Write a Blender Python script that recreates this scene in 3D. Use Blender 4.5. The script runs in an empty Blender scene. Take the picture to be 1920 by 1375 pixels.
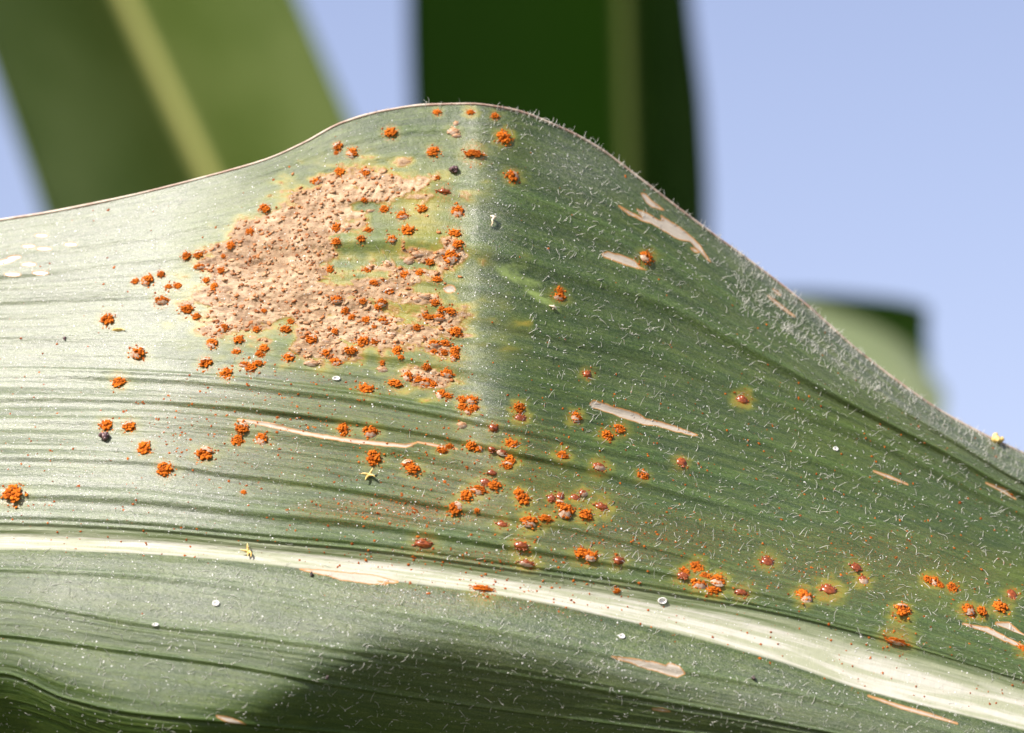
import bpy, math, random
import numpy as np
from mathutils import Vector, Matrix
R = math.radians
rng = np.random.default_rng(7)
random.seed(7)

# ------------------------------------------------------------------ camera, sky, sun, exposure
scn = bpy.context.scene
W, H = 1920.0, 1375.0
D0 = 0.45                      # metres, lens to the ridge of the leaf
LENS, SENSOR = 100.0, 22.2
PITCH = R(13)
CAM = np.array([0.0, 0.0, 1.15])
RIGHT = np.array([1.0, 0, 0]); FWD = np.array([0, math.cos(PITCH), math.sin(PITCH)]); UP = np.array([0, -math.sin(PITCH), math.cos(PITCH)])
S = D0 * SENSOR / LENS / W     # metres per photo pixel at D0 (about 0.052 mm)

cam = bpy.data.cameras.new('camera'); camo = bpy.data.objects.new('camera', cam)
scn.collection.objects.link(camo); scn.camera = camo
camo.location = CAM; camo.rotation_euler = (math.pi/2 + PITCH, 0, 0)
cam.lens = LENS; cam.sensor_width = SENSOR; cam.sensor_fit = 'HORIZONTAL'
cam.clip_start = 0.02; cam.clip_end = 6000
cam.dof.use_dof = True; cam.dof.focus_distance = D0 + 0.010; cam.dof.aperture_fstop = 19.0
cam.dof.aperture_blades = 0

SUN = -0.52*RIGHT - 0.30*FWD + 0.80*UP
SUN /= np.linalg.norm(SUN)
sun_el = math.asin(SUN[2]); sun_az = math.atan2(SUN[0], SUN[1])
w = bpy.data.worlds.new('World'); scn.world = w; w.use_nodes = True
nt = w.node_tree
sky = nt.nodes.new('ShaderNodeTexSky'); sky.sky_type = 'NISHITA'; sky.sun_disc = False
sky.sun_elevation = sun_el; sky.sun_rotation = sun_az
sky.air_density = 1.0; sky.dust_density = 1.2; sky.ozone_density = 3.0; sky.altitude = 0
bg = nt.nodes['Background']; bg.inputs['Strength'].default_value = 0.115
wb = nt.nodes.new('ShaderNodeVectorMath'); wb.operation = 'MULTIPLY'; wb.inputs[1].default_value = (1.34, 1.0, .93)   # hazy, slightly violet air
nt.links.new(sky.outputs[0], wb.inputs[0]); nt.links.new(wb.outputs[0], bg.inputs[0])
sl = bpy.data.lights.new('sun', 'SUN'); sl.energy = 4.8; sl.angle = R(0.5); sl.color = (1.0, 0.95, 0.87)
slo = bpy.data.objects.new('sun', sl); scn.collection.objects.link(slo)
slo.rotation_euler = Vector(SUN).to_track_quat('Z', 'Y').to_euler(); slo.location = (0, 0, 4)
scn.view_settings.view_transform = 'Standard'; scn.view_settings.look = 'None'
scn.view_settings.exposure = 0.85; scn.view_settings.gamma = 1.0; scn.view_settings.use_curve_mapping = False
scn.render.engine = 'CYCLES'

# ------------------------------------------------------------------ helpers
def pt(px, py, D):
    """photo pixel + distance along the view axis -> world point(s)"""
    px = np.asarray(px, float); py = np.asarray(py, float); D = np.asarray(D, float)
    k = SENSOR / LENS / W
    a = (px - W/2) * k * D; b = (H/2 - py) * k * D
    return CAM + a[..., None]*RIGHT + b[..., None]*UP + D[..., None]*FWD

def pchip(xs, ys):
    xs = np.asarray(xs, float); ys = np.asarray(ys, float)
    h = np.diff(xs); d = np.diff(ys)/h
    m = np.zeros_like(ys)
    m[1:-1] = np.where(d[:-1]*d[1:] > 0, 2*d[:-1]*d[1:]/(d[:-1]+d[1:]+1e-12), 0)
    m[0], m[-1] = d[0], d[-1]
    def f(x):
        x = np.asarray(x, float)
        i = np.clip(np.searchsorted(xs, x)-1, 0, len(xs)-2)
        t = (x-xs[i])/h[i]; tt = np.clip(t, 0, 1)
        t2, t3 = tt*tt, tt**3
        return (2*t3-3*t2+1)*ys[i]+(t3-2*t2+tt)*h[i]*m[i]+(-2*t3+3*t2)*ys[i+1]+(t3-t2)*h[i]*m[i+1]
    return f

def smooth(a, b, x):
    t = np.clip((np.asarray(x, float)-a)/(b-a), 0, 1)
    return t*t*(3-2*t)

_lat = rng.random((257, 257))
def vnoise(x, y):
    x = np.asarray(x, float); y = np.asarray(y, float)
    xi = np.floor(x).astype(int); yi = np.floor(y).astype(int)
    fx = x-xi; fy = y-yi
    fx = fx*fx*(3-2*fx); fy = fy*fy*(3-2*fy)
    g = lambda i, j: _lat[(i) % 256, (j) % 256]
    return (g(xi, yi)*(1-fx)+g(xi+1, yi)*fx)*(1-fy)+(g(xi, yi+1)*(1-fx)+g(xi+1, yi+1)*fx)*fy
def fbm(x, y, o=4):
    s = 0; a = 0.5
    for k in range(o):
        s = s + a*vnoise(x*2**k+17.3*k, y*2**k+5.1*k); a *= .5
    return s

ROOTC = scn.collection
def empty(name, loc, label=None, cat=None, group=None):
    o = bpy.data.objects.new(name, None); ROOTC.objects.link(o); o.location = loc
    o.empty_display_size = 0.01
    if label: o['label'] = label
    if cat: o['category'] = cat
    if group: o['group'] = group
    return o
def link(o, parent=None):
    ROOTC.objects.link(o)
    if parent is not None:
        o.parent = parent
        o.matrix_parent_inverse = Matrix.Identity(4)
    return o
def mesh_np(name, co, faces, mat, smooth_=True):
    """co (n,3); faces (m,k)"""
    me = bpy.data.meshes.new(name)
    co = np.asarray(co, np.float32); faces = np.asarray(faces, np.int32)
    me.vertices.add(len(co)); me.vertices.foreach_set('co', co.ravel())
    m, k = faces.shape
    me.loops.add(m*k); me.loops.foreach_set('vertex_index', faces.ravel())
    me.polygons.add(m); me.polygons.foreach_set('loop_start', np.arange(0, m*k, k, dtype=np.int32))
    me.polygons.foreach_set('use_smooth', np.full(m, smooth_, bool))
    me.update(calc_edges=True)
    if mat: me.materials.append(mat)
    return me

# ------------------------------------------------------------------ materials
def newmat(name):
    m = bpy.data.materials.new(name); m.use_nodes = True
    t = m.node_tree; t.nodes.clear()
    out = t.nodes.new('ShaderNodeOutputMaterial')
    return m, t, out
class NB:
    def __init__(s, t): s.t = t
    def n(s, typ, **kw):
        o = s.t.nodes.new(typ)
        for k, v in kw.items():
            if k.startswith('i_'):
                key = k[2:]
                key = int(key) if key.isdigit() else key.replace('_', ' ')
                s.set(o.inputs[key], v)
            else: setattr(o, k, v)
        return o
    def set(s, sock, v):
        if isinstance(v, bpy.types.NodeSocket): s.t.links.new(v, sock)
        elif isinstance(v, bpy.types.Node): s.t.links.new(v.outputs[0], sock)
        else:
            if hasattr(sock.default_value, '__len__') and not hasattr(v, '__len__'): v = (v,)*len(sock.default_value)
            if hasattr(v, '__len__') and len(sock.default_value) == 4 and len(v) == 3: v = (*v, 1)
            sock.default_value = v
    def mix(s, f, a, b):
        o = s.t.nodes.new('ShaderNodeMix'); o.data_type = 'RGBA'
        s.set(o.inputs[0], f); s.set(o.inputs[6], a); s.set(o.inputs[7], b)
        return o.outputs[2]
    def math(s, op, a, b=None, c=None, clamp=False):
        o = s.t.nodes.new('ShaderNodeMath'); o.operation = op; o.use_clamp = clamp
        s.set(o.inputs[0], a)
        if b is not None: s.set(o.inputs[1], b)
        if c is not None: s.set(o.inputs[2], c)
        return o.outputs[0]
    def ramp(s, v, lo, hi, a=0.0, b=1.0):
        o = s.t.nodes.new('ShaderNodeMapRange'); o.interpolation_type = 'SMOOTHSTEP'
        s.set(o.inputs[0], v); o.inputs[1].default_value = lo; o.inputs[2].default_value = hi
        o.inputs[3].default_value = a; o.inputs[4].default_value = b
        return o.outputs[0]
    def attr(s, name):
        o = s.t.nodes.new('ShaderNodeAttribute'); o.attribute_name = name
        return o
    def noise(s, vec, scale, detail=3, rough=.55, dim='3D'):
        o = s.t.nodes.new('ShaderNodeTexNoise'); o.noise_dimensions = dim
        s.set(o.inputs['Vector'], vec); o.inputs['Scale'].default_value = scale
        o.inputs['Detail'].default_value = detail; o.inputs['Roughness'].default_value = rough
        return o.outputs['Fac']
    def scale(s, vec, sc):
        o = s.t.nodes.new('ShaderNodeVectorMath'); o.operation = 'MULTIPLY'
        s.set(o.inputs[0], vec); o.inputs[1].default_value = sc
        return o.outputs[0]

def leaf_material():
    m, t, out = newmat('leaf_surface'); b = NB(t)
    lc = b.attr('lc').outputs['Vector']           # x: mm along the veins, y: mm across
    neck = b.attr('neck').outputs['Fac']; halo = b.attr('halo').outputs['Fac']
    les = b.attr('les').outputs['Fac']; rib = b.attr('rib').outputs['Fac']
    wax_sheen = b.attr('wax_sheen').outputs['Fac']; vein = b.attr('vein').outputs['Fac']; rust = b.attr('rust').outputs['Fac']
    st1 = b.noise(b.scale(lc, (.05, 1.0, 1)), 1.6, 4, .65)      # broad stripes
    st2 = b.noise(b.scale(lc, (.10, 1.0, 1)), 5.0, 2, .6)       # fine striae
    blot = b.noise(lc, .16, 4, .6)
    fine = b.noise(b.scale(lc, (.45, 1, 1)), 9.0, 2, .7)
    speck = b.noise(lc, 13.0, 1, .8)
    c = b.mix(b.ramp(st1, .36, .66), (.021, .047, .006), (.070, .108, .014))
    c = b.mix(b.math('MULTIPLY', b.ramp(st2, .42, .7), .38), c, (.105, .150, .045))
    c = b.mix(b.math('MULTIPLY', b.ramp(blot, .42, .70), .35), c, (.020, .052, .008))
    mot = b.noise(b.scale(lc, (.6, 1, 1)), .55, 5, .7)
    c = b.mix(b.math('MULTIPLY', b.ramp(mot, .48, .66), .40), c, (.098, .132, .018))
    c = b.mix(b.math('MULTIPLY', vein, .40), c, (.095, .180, .030))
    # waxy bloom and dust flecks; left-hand sun sheen is whitened into the colour too
    sp2 = b.noise(b.scale(lc, (.8, 1, 1)), 5.0, 4, .85)
    thin = b.noise(b.scale(lc, (.035, 1, 1)), 9.0, 2, .6)
    c = b.mix(b.math('MULTIPLY', b.ramp(thin, .52, .40), b.math('SUBTRACT', .50, b.math('MULTIPLY', wax_sheen, .35))), c, (.016, .045, .007))
    c = b.mix(b.math('MULTIPLY', b.ramp(thin, .58, .70), .40), c, (.105, .165, .024))
    gr = b.noise(b.scale(lc, (.7, 1, 1)), 4.6, 3, .95)
    c = b.mix(b.math('MULTIPLY', b.ramp(gr, .52, .38), .70), c, (.010, .028, .005))
    c = b.mix(b.math('MULTIPLY', b.ramp(gr, .54, .70), b.math('ADD', b.math('MULTIPLY', wax_sheen, .75), .06)), c, (.27, .32, .19))
    c = b.mix(b.math('MULTIPLY', b.ramp(sp2, .52, .72), b.math('ADD', b.math('MULTIPLY', wax_sheen, .75), .06)), c, (.39, .395, .31))
    d = b.math('MULTIPLY', b.ramp(speck, .52, .72), b.math('MULTIPLY', wax_sheen, .95))
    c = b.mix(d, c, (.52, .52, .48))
    c = b.mix(b.math('MULTIPLY', wax_sheen, b.ramp(fine, .35, .8, .0, .40)), c, (.31, .31, .235))
    c = b.mix(b.math('MULTIPLY', b.attr('scratch').outputs['Fac'], .75), c, (.27, .36, .10))
    # chlorosis
    hn = b.math('MULTIPLY', halo, b.ramp(st2, .2, .7, .72, 1.0))
    c = b.mix(hn, c, b.mix(b.ramp(halo, .35, .8), (.19, .21, .03), (.31, .27, .035)))
    # rust dust staining
    rn = b.math('MULTIPLY', rust, b.ramp(b.noise(lc, 7.0, 3, .75), .50, .66))
    c = b.mix(rn, c, (.46, .105, .012))
    # midrib
    rs = b.noise(b.scale(lc, (.03, 1, 1)), 3.2, 3, .6)
    rc = b.mix(b.ramp(rs, .38, .62), (.34, .36, .24), (.52, .51, .43))
    rc = b.mix(b.ramp(b.attr('ribup').outputs['Fac'], .0, 1.0), rc, b.mix(b.ramp(rs, .36, .64), (.12, .16, .06), (.31, .34, .21)))
    c = b.mix(rib, c, rc)
    # dead tissue
    nn = b.noise(b.scale(lc, (.35, 1.2, 1)), 1.6, 5, .7)
    nb = b.noise(b.scale(lc, (.6, 1, 1)), .33, 3, .6)
    nc = b.mix(b.ramp(nn, .36, .60), b.mix(b.ramp(nb, .42, .6), (.19, .100, .042), (.32, .195, .098)), b.mix(b.ramp(nb, .42, .6), (.38, .245, .130), (.54, .385, .235)))
    nc = b.mix(b.math('MULTIPLY', b.ramp(b.noise(lc, 4.5, 3, .7), .56, .74), .6), nc, (.46, .19, .055))
    c = b.mix(b.math('MULTIPLY', b.ramp(neck, .0, .35), .6), c, (.34, .15, .03))
    c = b.mix(b.ramp(neck, .25, .8), c, nc)
    # healed scars, and one edge highlight painted in their colour
    lb = b.mix(b.ramp(les, .35, .85), (.42, .20, .055), b.mix(b.attr('pale').outputs['Fac'], b.mix(st2, (.36, .31, .235), (.54, .485, .40)), (.84, .83, .78)))
    c = b.mix(b.ramp(les, .08, .35), c, lb)
    # relief
    h1 = b.math('MULTIPLY', st2, .7)
    h2 = b.math('MULTIPLY', sp2, 1.2)
    h3 = b.math('MULTIPLY', b.math('MULTIPLY', b.noise(b.scale(lc, (.5, 1, 1)), 4.0, 4, .75), neck), 3.0)
    hh = b.math('ADD', b.math('ADD', h1, h2), h3)
    bp = b.n('ShaderNodeBump', i_Strength=.75, i_Distance=.00006, i_Height=hh)
    pr = b.n('ShaderNodeBsdfPrincipled', i_Base_Color=c, i_Normal=bp.outputs[0])
    dead = b.math('MAXIMUM', neck, les)
    ro = b.math('ADD', b.ramp(speck, .3, .7, .33, .43), b.math('MULTIPLY', dead, .15))
    b.set(pr.inputs['Roughness'], ro)
    b.set(pr.inputs['Specular IOR Level'], b.math('ADD', b.math('MULTIPLY', wax_sheen, .8), .25))
    tr = b.n('ShaderNodeBsdfTranslucent', i_Color=b.mix(.5, c, (.25, .35, .04)), i_Normal=bp.outputs[0])
    mx = b.n('ShaderNodeMixShader', i_0=.12); b.set(mx.inputs[1], pr); b.set(mx.inputs[2], tr)
    t.links.new(mx.outputs[0], out.inputs[0])
    return m

def simple(name, c1, c2, scale, rough=.6, spec=.4, bump=.0, trans=0.0, lo=.35, hi=.65, vary=0.0):
    m, t, out = newmat(name); b = NB(t)
    tc = b.n('ShaderNodeTexCoord').outputs['Object']
    n = b.noise(tc, scale, 4, .65)
    c = b.mix(b.ramp(n, lo, hi), c1, c2)
    if vary:
        rd = b.n('ShaderNodeObjectInfo').outputs['Random']
        c = b.mix(b.math('MULTIPLY', b.ramp(rd, .35, 1.0), vary), c, tuple(.45*q for q in c1))
    pr = b.n('ShaderNodeBsdfPrincipled', i_Base_Color=c, i_Roughness=rough)
    b.set(pr.inputs['Specular IOR Level'], spec)
    if bump:
        bp = b.n('ShaderNodeBump', i_Strength=.8, i_Distance=bump, i_Height=n)
        b.set(pr.inputs['Normal'], bp.outputs[0])
    if trans:
        tr = b.n('ShaderNodeBsdfTranslucent', i_Color=c)
        mx = b.n('ShaderNodeMixShader', i_0=trans); b.set(mx.inputs[1], pr); b.set(mx.inputs[2], tr)
        t.links.new(mx.outputs[0], out.inputs[0])
    else: t.links.new(pr.outputs[0], out.inputs[0])
    return m

M_LEAF = leaf_material()
M_SPORE = simple('rust_spores', (.23, .045, .003), (.66, .175, .013), 5.0, .95, .15, 0, vary=.30)
M_DUST = simple('rust_dust', (.20, .042, .006), (.46, .12, .012), 900, .95, .15)
M_SHINY = simple('rust_blister_skin', (.15, .030, .006), (.36, .090, .018), 3.5, .26, .6, 0, vary=.3)
M_TAN = simple('dry_blister_skin', (.34, .16, .06), (.52, .33, .19), 4.0, .55, .4, 0, vary=.3)
M_TANG = simple('dry_blister_grains', (.27, .12, .045), (.48, .30, .16), 700, .55, .4)
M_RUSTY = simple('rusty_skin', (.21, .060, .012), (.42, .17, .055), 700, .7, .3)
M_FLAP = simple('torn_skin', (.40, .24, .14), (.60, .48, .36), 4.0, .5, .5, 0, .2)
M_HAIR = simple('leaf_hairs', (.42, .43, .37), (.78, .77, .70), 140, .35, .6, 0, .3)
M_FLECK = simple('pale_dust_glints', (.55, .56, .52), (.80, .80, .76), 1200, .6, .4)
M_MARGIN = simple('leaf_margin', (.42, .27, .20), (.70, .60, .48), 420, .45, .5, 0, .2)
M_STRAW = simple('dry_straw', (.52, .34, .08), (.78, .60, .24), 3.0, .6, .4)
M_DARK = simple('dark_grit', (.02, .014, .014), (.10, .065, .06), 4, .45, .5, 0)
M_WHITE = simple('white_shell', (.55, .54, .48), (.84, .84, .82), 3.0, .35, .5)

# ------------------------------------------------------------------ setting: ground
def ground():
    m, t, out = newmat('soil'); b = NB(t)
    tc = b.n('ShaderNodeTexCoord').outputs['Object']
    n = b.noise(tc, 3.0, 8, .65); n2 = b.noise(tc, .05, 3, .5)
    c = b.mix(b.ramp(n, .35, .65), (.035, .028, .016), (.09, .07, .042))
    c = b.mix(b.math('MULTIPLY', b.ramp(n2, .3, .6), .7), c, (.035, .06, .015))
    bp = b.n('ShaderNodeBump', i_Strength=.8, i_Distance=.03, i_Height=n)
    pr = b.n('ShaderNodeBsdfPrincipled', i_Base_Color=c, i_Roughness=.95, i_Normal=bp.outputs[0])
    t.links.new(pr.outputs[0], out.inputs[0])
    r = np.concatenate([[0.0], np.geomspace(.4, 5000, 60)]); a = np.linspace(0, 2*np.pi, 97)[:-1]
    co = [(0, 0, 0)]; 
    for rr in r[1:]:
        z = (fbm(np.cos(a)*rr*1.5+50, np.sin(a)*rr*1.5+50)-.5)*.12*min(1, rr/1.0)*(1 if rr < 40 else .2)
        co += list(zip(np.cos(a)*rr, np.sin(a)*rr, z))
    me = bpy.data.meshes.new('ground'); f = []
    for j in range(96): f.append((0, 1+j, 1+(j+1) % 96))
    for i in range(len(r)-2):
        for j in range(96):
            p = 1+i*96+j; q = 1+i*96+(j+1) % 96
            f.append((p, p+96, q+96, q))
    me.from_pydata(co, [], f); me.materials.append(m)
    for p in me.polygons: p.use_smooth = True
    o = bpy.data.objects.new('ground', me); link(o); o['kind'] = 'structure'
ground()

# ------------------------------------------------------------------ foreground leaf: vein curves read from the photograph
def curve(*p): return pchip([a for a, _ in p], [c for _, c in p])
XL, XR = -3400.0, 3600.0
CURVES = [  # (v, curve) from the lower margin up to the top margin; v is the place across the blade
 (-1.00, curve((XL,2300),(-1500,1720),(0,1500),(600,1500),(1300,1530),(1920,1640),(2600,1830),(XR,2230))),
 (-0.62, curve((XL,2290),(-1500,1600),(0,1330),(250,1400),(600,1420),(1000,1425),(1450,1460),(1920,1570),(2600,1760),(XR,2190))),
 (-0.42, curve((XL,2280),(-1500,1540),(0,1262),(123,1308),(245,1335),(450,1355),(613,1370),(830,1390),(1100,1405),(1450,1425),(1920,1530),(2600,1720),(XR,2180))),
 (-0.26, curve((XL,2270),(-1500,1420),(-300,1170),(0,1190),(245,1222),(450,1250),(641,1286),(950,1330),(1223,1365),(1450,1392),(1920,1490),(2600,1680),(XR,2160))),
 (-0.14, curve((XL,2260),(-1500,1340),(-300,1120),(0,1124),(123,1142),(245,1164),(450,1190),(641,1215),(950,1262),(1223,1310),(1450,1352),(1920,1450),(2600,1640),(XR,2150))),
 (-0.05, curve((XL,2250),(-1500,1270),(-300,1068),(0,1068),(250,1078),(450,1100),(695,1140),(950,1185),(1200,1240),(1450,1290),(1700,1352),(1920,1408),(2600,1600),(XR,2140))),
 (0.000, curve((XL,2245),(-1500,1240),(-300,1030),(0,1030),(250,1037),(500,1058),(700,1084),(950,1118),(1168,1162),(1450,1236),(1620,1293),(1920,1368),(2600,1560),(XR,2130))),
 (0.055, curve((XL,2240),(-1500,1190),(-300,988),(0,985),(250,995),(500,1018),(700,1036),(950,1070),(1200,1108),(1420,1145),(1650,1200),(1920,1278),(2600,1470),(XR,2070))),
 (0.22, curve((XL,2235),(-1500,1090),(-300,858),(0,855),(250,862),(440,885),(600,905),(821,944),(1100,995),(1420,1078),(1650,1140),(1920,1225),(2600,1400),(XR,2040))),
 (0.34, curve((XL,2230),(-1500,1030),(-300,790),(0,788),(250,790),(440,803),(600,822),(821,856),(965,890),(1156,934),(1286,973),(1495,1031),(1593,1056),(1729,1104),(1920,1172),(2600,1350),(XR,2010))),
 (0.48, curve((XL,2220),(-1500,950),(-300,702),(0,700),(300,708),(600,736),(925,793),(1146,841),(1400,905),(1543,953),(1698,1005),(1920,1086),(2600,1290),(XR,1990))),
 (0.72, curve((XL,2210),(-1500,830),(-300,575),(0,560),(400,545),(700,558),(900,585),(1100,630),(1256,672),(1386,724),(1595,805),(1750,880),(1920,965),(2600,1190),(XR,1950))),
 (0.87, curve((XL,2205),(-1500,760),(-300,510),(0,480),(300,435),(600,370),(800,350),(900,360),(1050,405),(1200,465),(1400,585),(1600,722),(1800,835),(1920,902),(2600,1140),(XR,1930))),
 (1.00, curve((XL,2200),(-1500,700),(-300,468),(0,413),(100,397),(250,366),(400,328),(500,299),(570,268),(640,231),(720,208),(800,197),(880,195),(960,206),(1050,239),(1120,276),(1200,335),(1300,412),(1400,485),(1500,562),(1600,650),(1700,728),(1800,792),(1920,850),(2600,1090),(XR,1910))),
]
VS = np.array([c[0] for c in CURVES])
roll = curve((XL,1300),(-300,1270),(0,1268),(150,1312),(330,1358),(450,1335),(560,1286),(640,1245),(750,1208),(850,1203),(1000,1232),(1200,1292),(1450,1352),(1600,1392),(1920,1480),(XR,2100))
ridge_x = 890.0
def yc(x, v):
    """photo row of the vein v at column x (both arrays of one shape (nx,),(nv,) -> (nx,nv))"""
    K = np.stack([c[1](x) for c in CURVES], 1)
    Y = np.empty((len(x), len(v)))
    for i in range(len(x)):
        Y[i] = pchip(VS, K[i])(v)
    return Y
def softabs(t, w): return np.sqrt(t*t+w*w)-w
def height(X, Y, V):
    """photo pixels towards the camera, from the plane at D0"""
    mid = CURVES[6][1](X); top = CURVES[-1][1](X)
    up = 1050-Y
    lean = np.where(X < ridge_x, .52, .52)
    h = -lean*np.clip(up, -2000, 2000)
    # the ridge running down from the crest of the margin
    wv = smooth(.02, .55, V)
    wid = 28+150*(1-smooth(.25, .75, V))
    a = X-ridge_x
    lf = .30*(np.log1p(np.exp(np.clip((560-X)/110, -30, 30)))*110)+.05*softabs(np.minimum(a, 0), wid)
    rt = .52*softabs(np.maximum(a, 0), wid)-.16*(np.log1p(np.exp(np.clip((X-1330)/120, -30, 30)))*120)
    rg = lf+rt
    far = np.clip(np.abs(a)-1200, 0, None)
    h -= rg*(.30+.70*wv)+.0001*far**2*.3
    # left: gentle belly, so the glare sits on the left third
    h += 26*np.exp(-((X-330)/330)**2-((Y-640)/260)**2)
    # margins: top margin bends back, more on the right
    e = np.clip((V-.80)/.20, 0, 1)
    h -= e**2*(10+70*smooth(950, 1700, X))
    # crease below the right margin
    cr = (V-np.interp(X, [1450, 1600, 1700, 1920], [.968, .93, .89, .87]))/.018
    h += 9*np.exp(-cr*cr)*smooth(1430, 1600, X)
    # slow buckling
    h += 16*(fbm(X/420+3.1, V*5.0+7.7, 3)-.45)*smooth(.02, .2, np.abs(V-.03))
    # midrib: shallow channel
    tr = np.clip((V-.0)/.055, -1.2, 2.2)
    h -= 17*np.exp(-((tr-.45)/.55)**2)
    # below the midrib: comes forward, then rolls over and under
    lo = smooth(0.0, -.05, V)
    h += lo*(.10*np.clip(Y-mid, 0, 300))
    ov = Y-roll(X)
    r = np.log1p(np.exp(np.clip(ov/22, -30, 30)))*22
    h -= r*1.22*smooth(.03, -.06, V)
    return h
def relief(X, V):
    """pleats and ribs along the veins, photo pixels"""
    Vm = V*44
    big = np.zeros_like(Vm)
    # main lateral veins: raised cords with a dip on their lower side
    r = 0
    vv = np.zeros_like(Vm)
    for k, (v0, amp, wd) in enumerate(VEINS):
        wob = .10*(vnoise(X/300+k*7.1, np.full_like(X, k*3.3))-.5)
        d = (Vm-v0*44-wob)/wd
        fade = .45+.8*vnoise(X/260+11*k, np.full_like(X, 2.2*k))
        r = r + amp*fade*(np.exp(-d*d)-.8*np.exp(-((d+1.5)/1.1)**2))
        vv = np.maximum(vv, np.exp(-(d*1.15)**2)*np.clip(fade, 0, 1.1)*min(1, amp/2.2))
    fine = (vnoise(X/240, Vm*2.6)-.5)*.8+(vnoise(X/70+9, Vm*5.6+31)-.5)*.5+(vnoise(X/9, Vm*4)-.5)*.45
    return r*(1-.8*smooth(720, 350, X)*smooth(.46, .58, V))+fine, vv
VEINS = []
_v = .085
while _v < 1.0:
    VEINS.append((_v, random.choice((1.0, 1.5, 2.4)), random.uniform(.22, .40))); _v += random.uniform(.028, .052)
for v0 in (.13, .22, .34, .41, .48, .60, .72, .80, .87): VEINS.append((v0, 4.6, .62))
for v0 in (.075, .062): VEINS.append((v0, 2.0, .22))
_v = -.03
while _v > -.9:
    VEINS.append((_v, random.choice((.6, .9, 1.5)), random.uniform(.20, .36))); _v -= random.uniform(.034, .062)
for v0 in (-.05, -.14, -.26, -.42): VEINS.append((v0, 3.0, .40))

# columns and rows of the blade grid
DX = 2.4
xs = np.concatenate([np.linspace(XL, -500, 40)[:-1], np.arange(-500, -60, 20), np.arange(-60, 1980, DX), np.arange(1980, 2300, 20), np.linspace(2300, XR, 40)])
vs = np.concatenate([np.linspace(-1, -.62, 14)[:-1], np.linspace(-.62, -.30, 60)[:-1], np.linspace(-.30, 0, 130)[:-1], np.linspace(0, .055, 34)[:-1], np.linspace(.055, .36, 130)[:-1], np.linspace(.36, 1, 235)])
GY = yc(xs, vs); GX = np.repeat(xs[:, None], len(vs), 1); GV = np.repeat(vs[None], len(xs), 0)
GH = height(GX, GY, GV)
GR, GVEIN = relief(GX, GV)
tip = smooth(XL, XL+900, GX)
GR = GR*smooth(0, .3, tip)

# ---- masks in photo pixels: dead patch, scars and an edge highlight, chlorosis
def ell(X, Y, cx, cy, rx, ry, deg=0):
    a = R(deg); dx = X-cx; dy = Y-cy
    u = dx*math.cos(a)+dy*math.sin(a); v = -dx*math.sin(a)+dy*math.cos(a)
    return 1-np.sqrt((u/rx)**2+(v/ry)**2)
NECK = [(505,500,118,92,-10),(600,375,118,32,-24),(708,350,92,22,4),(555,430,95,62,-20),(462,565,95,48,8),(585,560,110,44,0),
        (690,545,70,20,3),(735,507,58,15,4),(640,612,80,30,4),(748,628,95,20,6),(606,652,48,24,0),(800,560,44,13,10),(782,482,46,11,5),
        (690,588,64,15,3),(445,610,60,24,0),(800,706,36,20,10),(825,650,28,12,0),(640,425,30,24,0),(420,520,40,40,0),(812,596,46,10,4),(852,478,14,16,0)]
nx_ = fbm(GX/38+4, GY/16+9, 4)-.47
nk = np.full(GX.shape, -999.0)
inside = (GX > 200) & (GX < 1000) & (GY > 200) & (GY < 800)
for e in NECK:
    k = ell(GX, GY, *e)*min(e[2], e[3])     # roughly pixels inside
    nk = np.maximum(nk, k)
nkd = nk+nx_*66
A_NECK = np.where(inside, smooth(-9, 9, nkd+(fbm(GX/6, GY/3.2, 2)-.37)*20), 0)
YEL = [(785,400,115,115,.85),(560,500,280,210,.45),(750,590,160,130,.85),(860,840,150,90,.16),(1000,940,170,70,.22),(640,300,150,60,.22),(900,270,130,60,.20),(850,350,90,70,.25),(1300,1085,90,40,.25),(1770,1110,120,60,.3),(1900,1080,100,60,.25),(1640,770,200,160,.10),(800,690,100,60,.35)]
A_HALO = np.zeros(GX.shape)
for cx, cy, rx, ry, s_ in YEL:
    A_HALO = np.maximum(A_HALO, s_*np.clip(ell(GX, GY, cx, cy, rx, ry), 0, 1)**.7)
A_HALO = A_HALO*(.5+1.0*fbm(GX/60, GY/14, 3))
A_HALO = np.maximum(A_HALO, np.where(inside, .95*smooth(-42, 6, nkd)*(.55+.8*fbm(GX/50+2, GY/12, 3)), 0))

def sdf(X, Y, poly):
    """signed distance (positive inside) to a closed polygon"""
    d = np.full(X.shape, 1e9); ins = np.zeros(X.shape, bool)
    n = len(poly)
    for i in range(n):
        x0, y0 = poly[i]; x1, y1 = poly[(i+1) % n]
        ex, ey = x1-x0, y1-y0; L = ex*ex+ey*ey+1e-9
        t = np.clip(((X-x0)*ex+(Y-y0)*ey)/L, 0, 1)
        d = np.minimum(d, np.hypot(X-x0-t*ex, Y-y0-t*ey))
        cond = ((y0 > Y) != (y1 > Y)) & (X < (x1-x0)*(Y-y0)/(y1-y0+1e-12)+x0)
        ins ^= cond
    return np.where(ins, d, -d)
def streak(pts, w):
    """a tapering ribbon as polygon"""
    n = len(pts); a, c = [], []
    for i, (x, y) in enumerate(pts):
        p = pts[max(0, i-1)]; q = pts[min(n-1, i+1)]
        tx, ty = q[0]-p[0], q[1]-p[1]; L = math.hypot(tx, ty); nx, ny = -ty/L, tx/L
        ww = w*.5*(.25 if i in (0, n-1) else 1)
        a.append((x+nx*ww, y+ny*ww)); c.append((x-nx*ww, y-ny*ww))
    return a+c[::-1]
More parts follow.
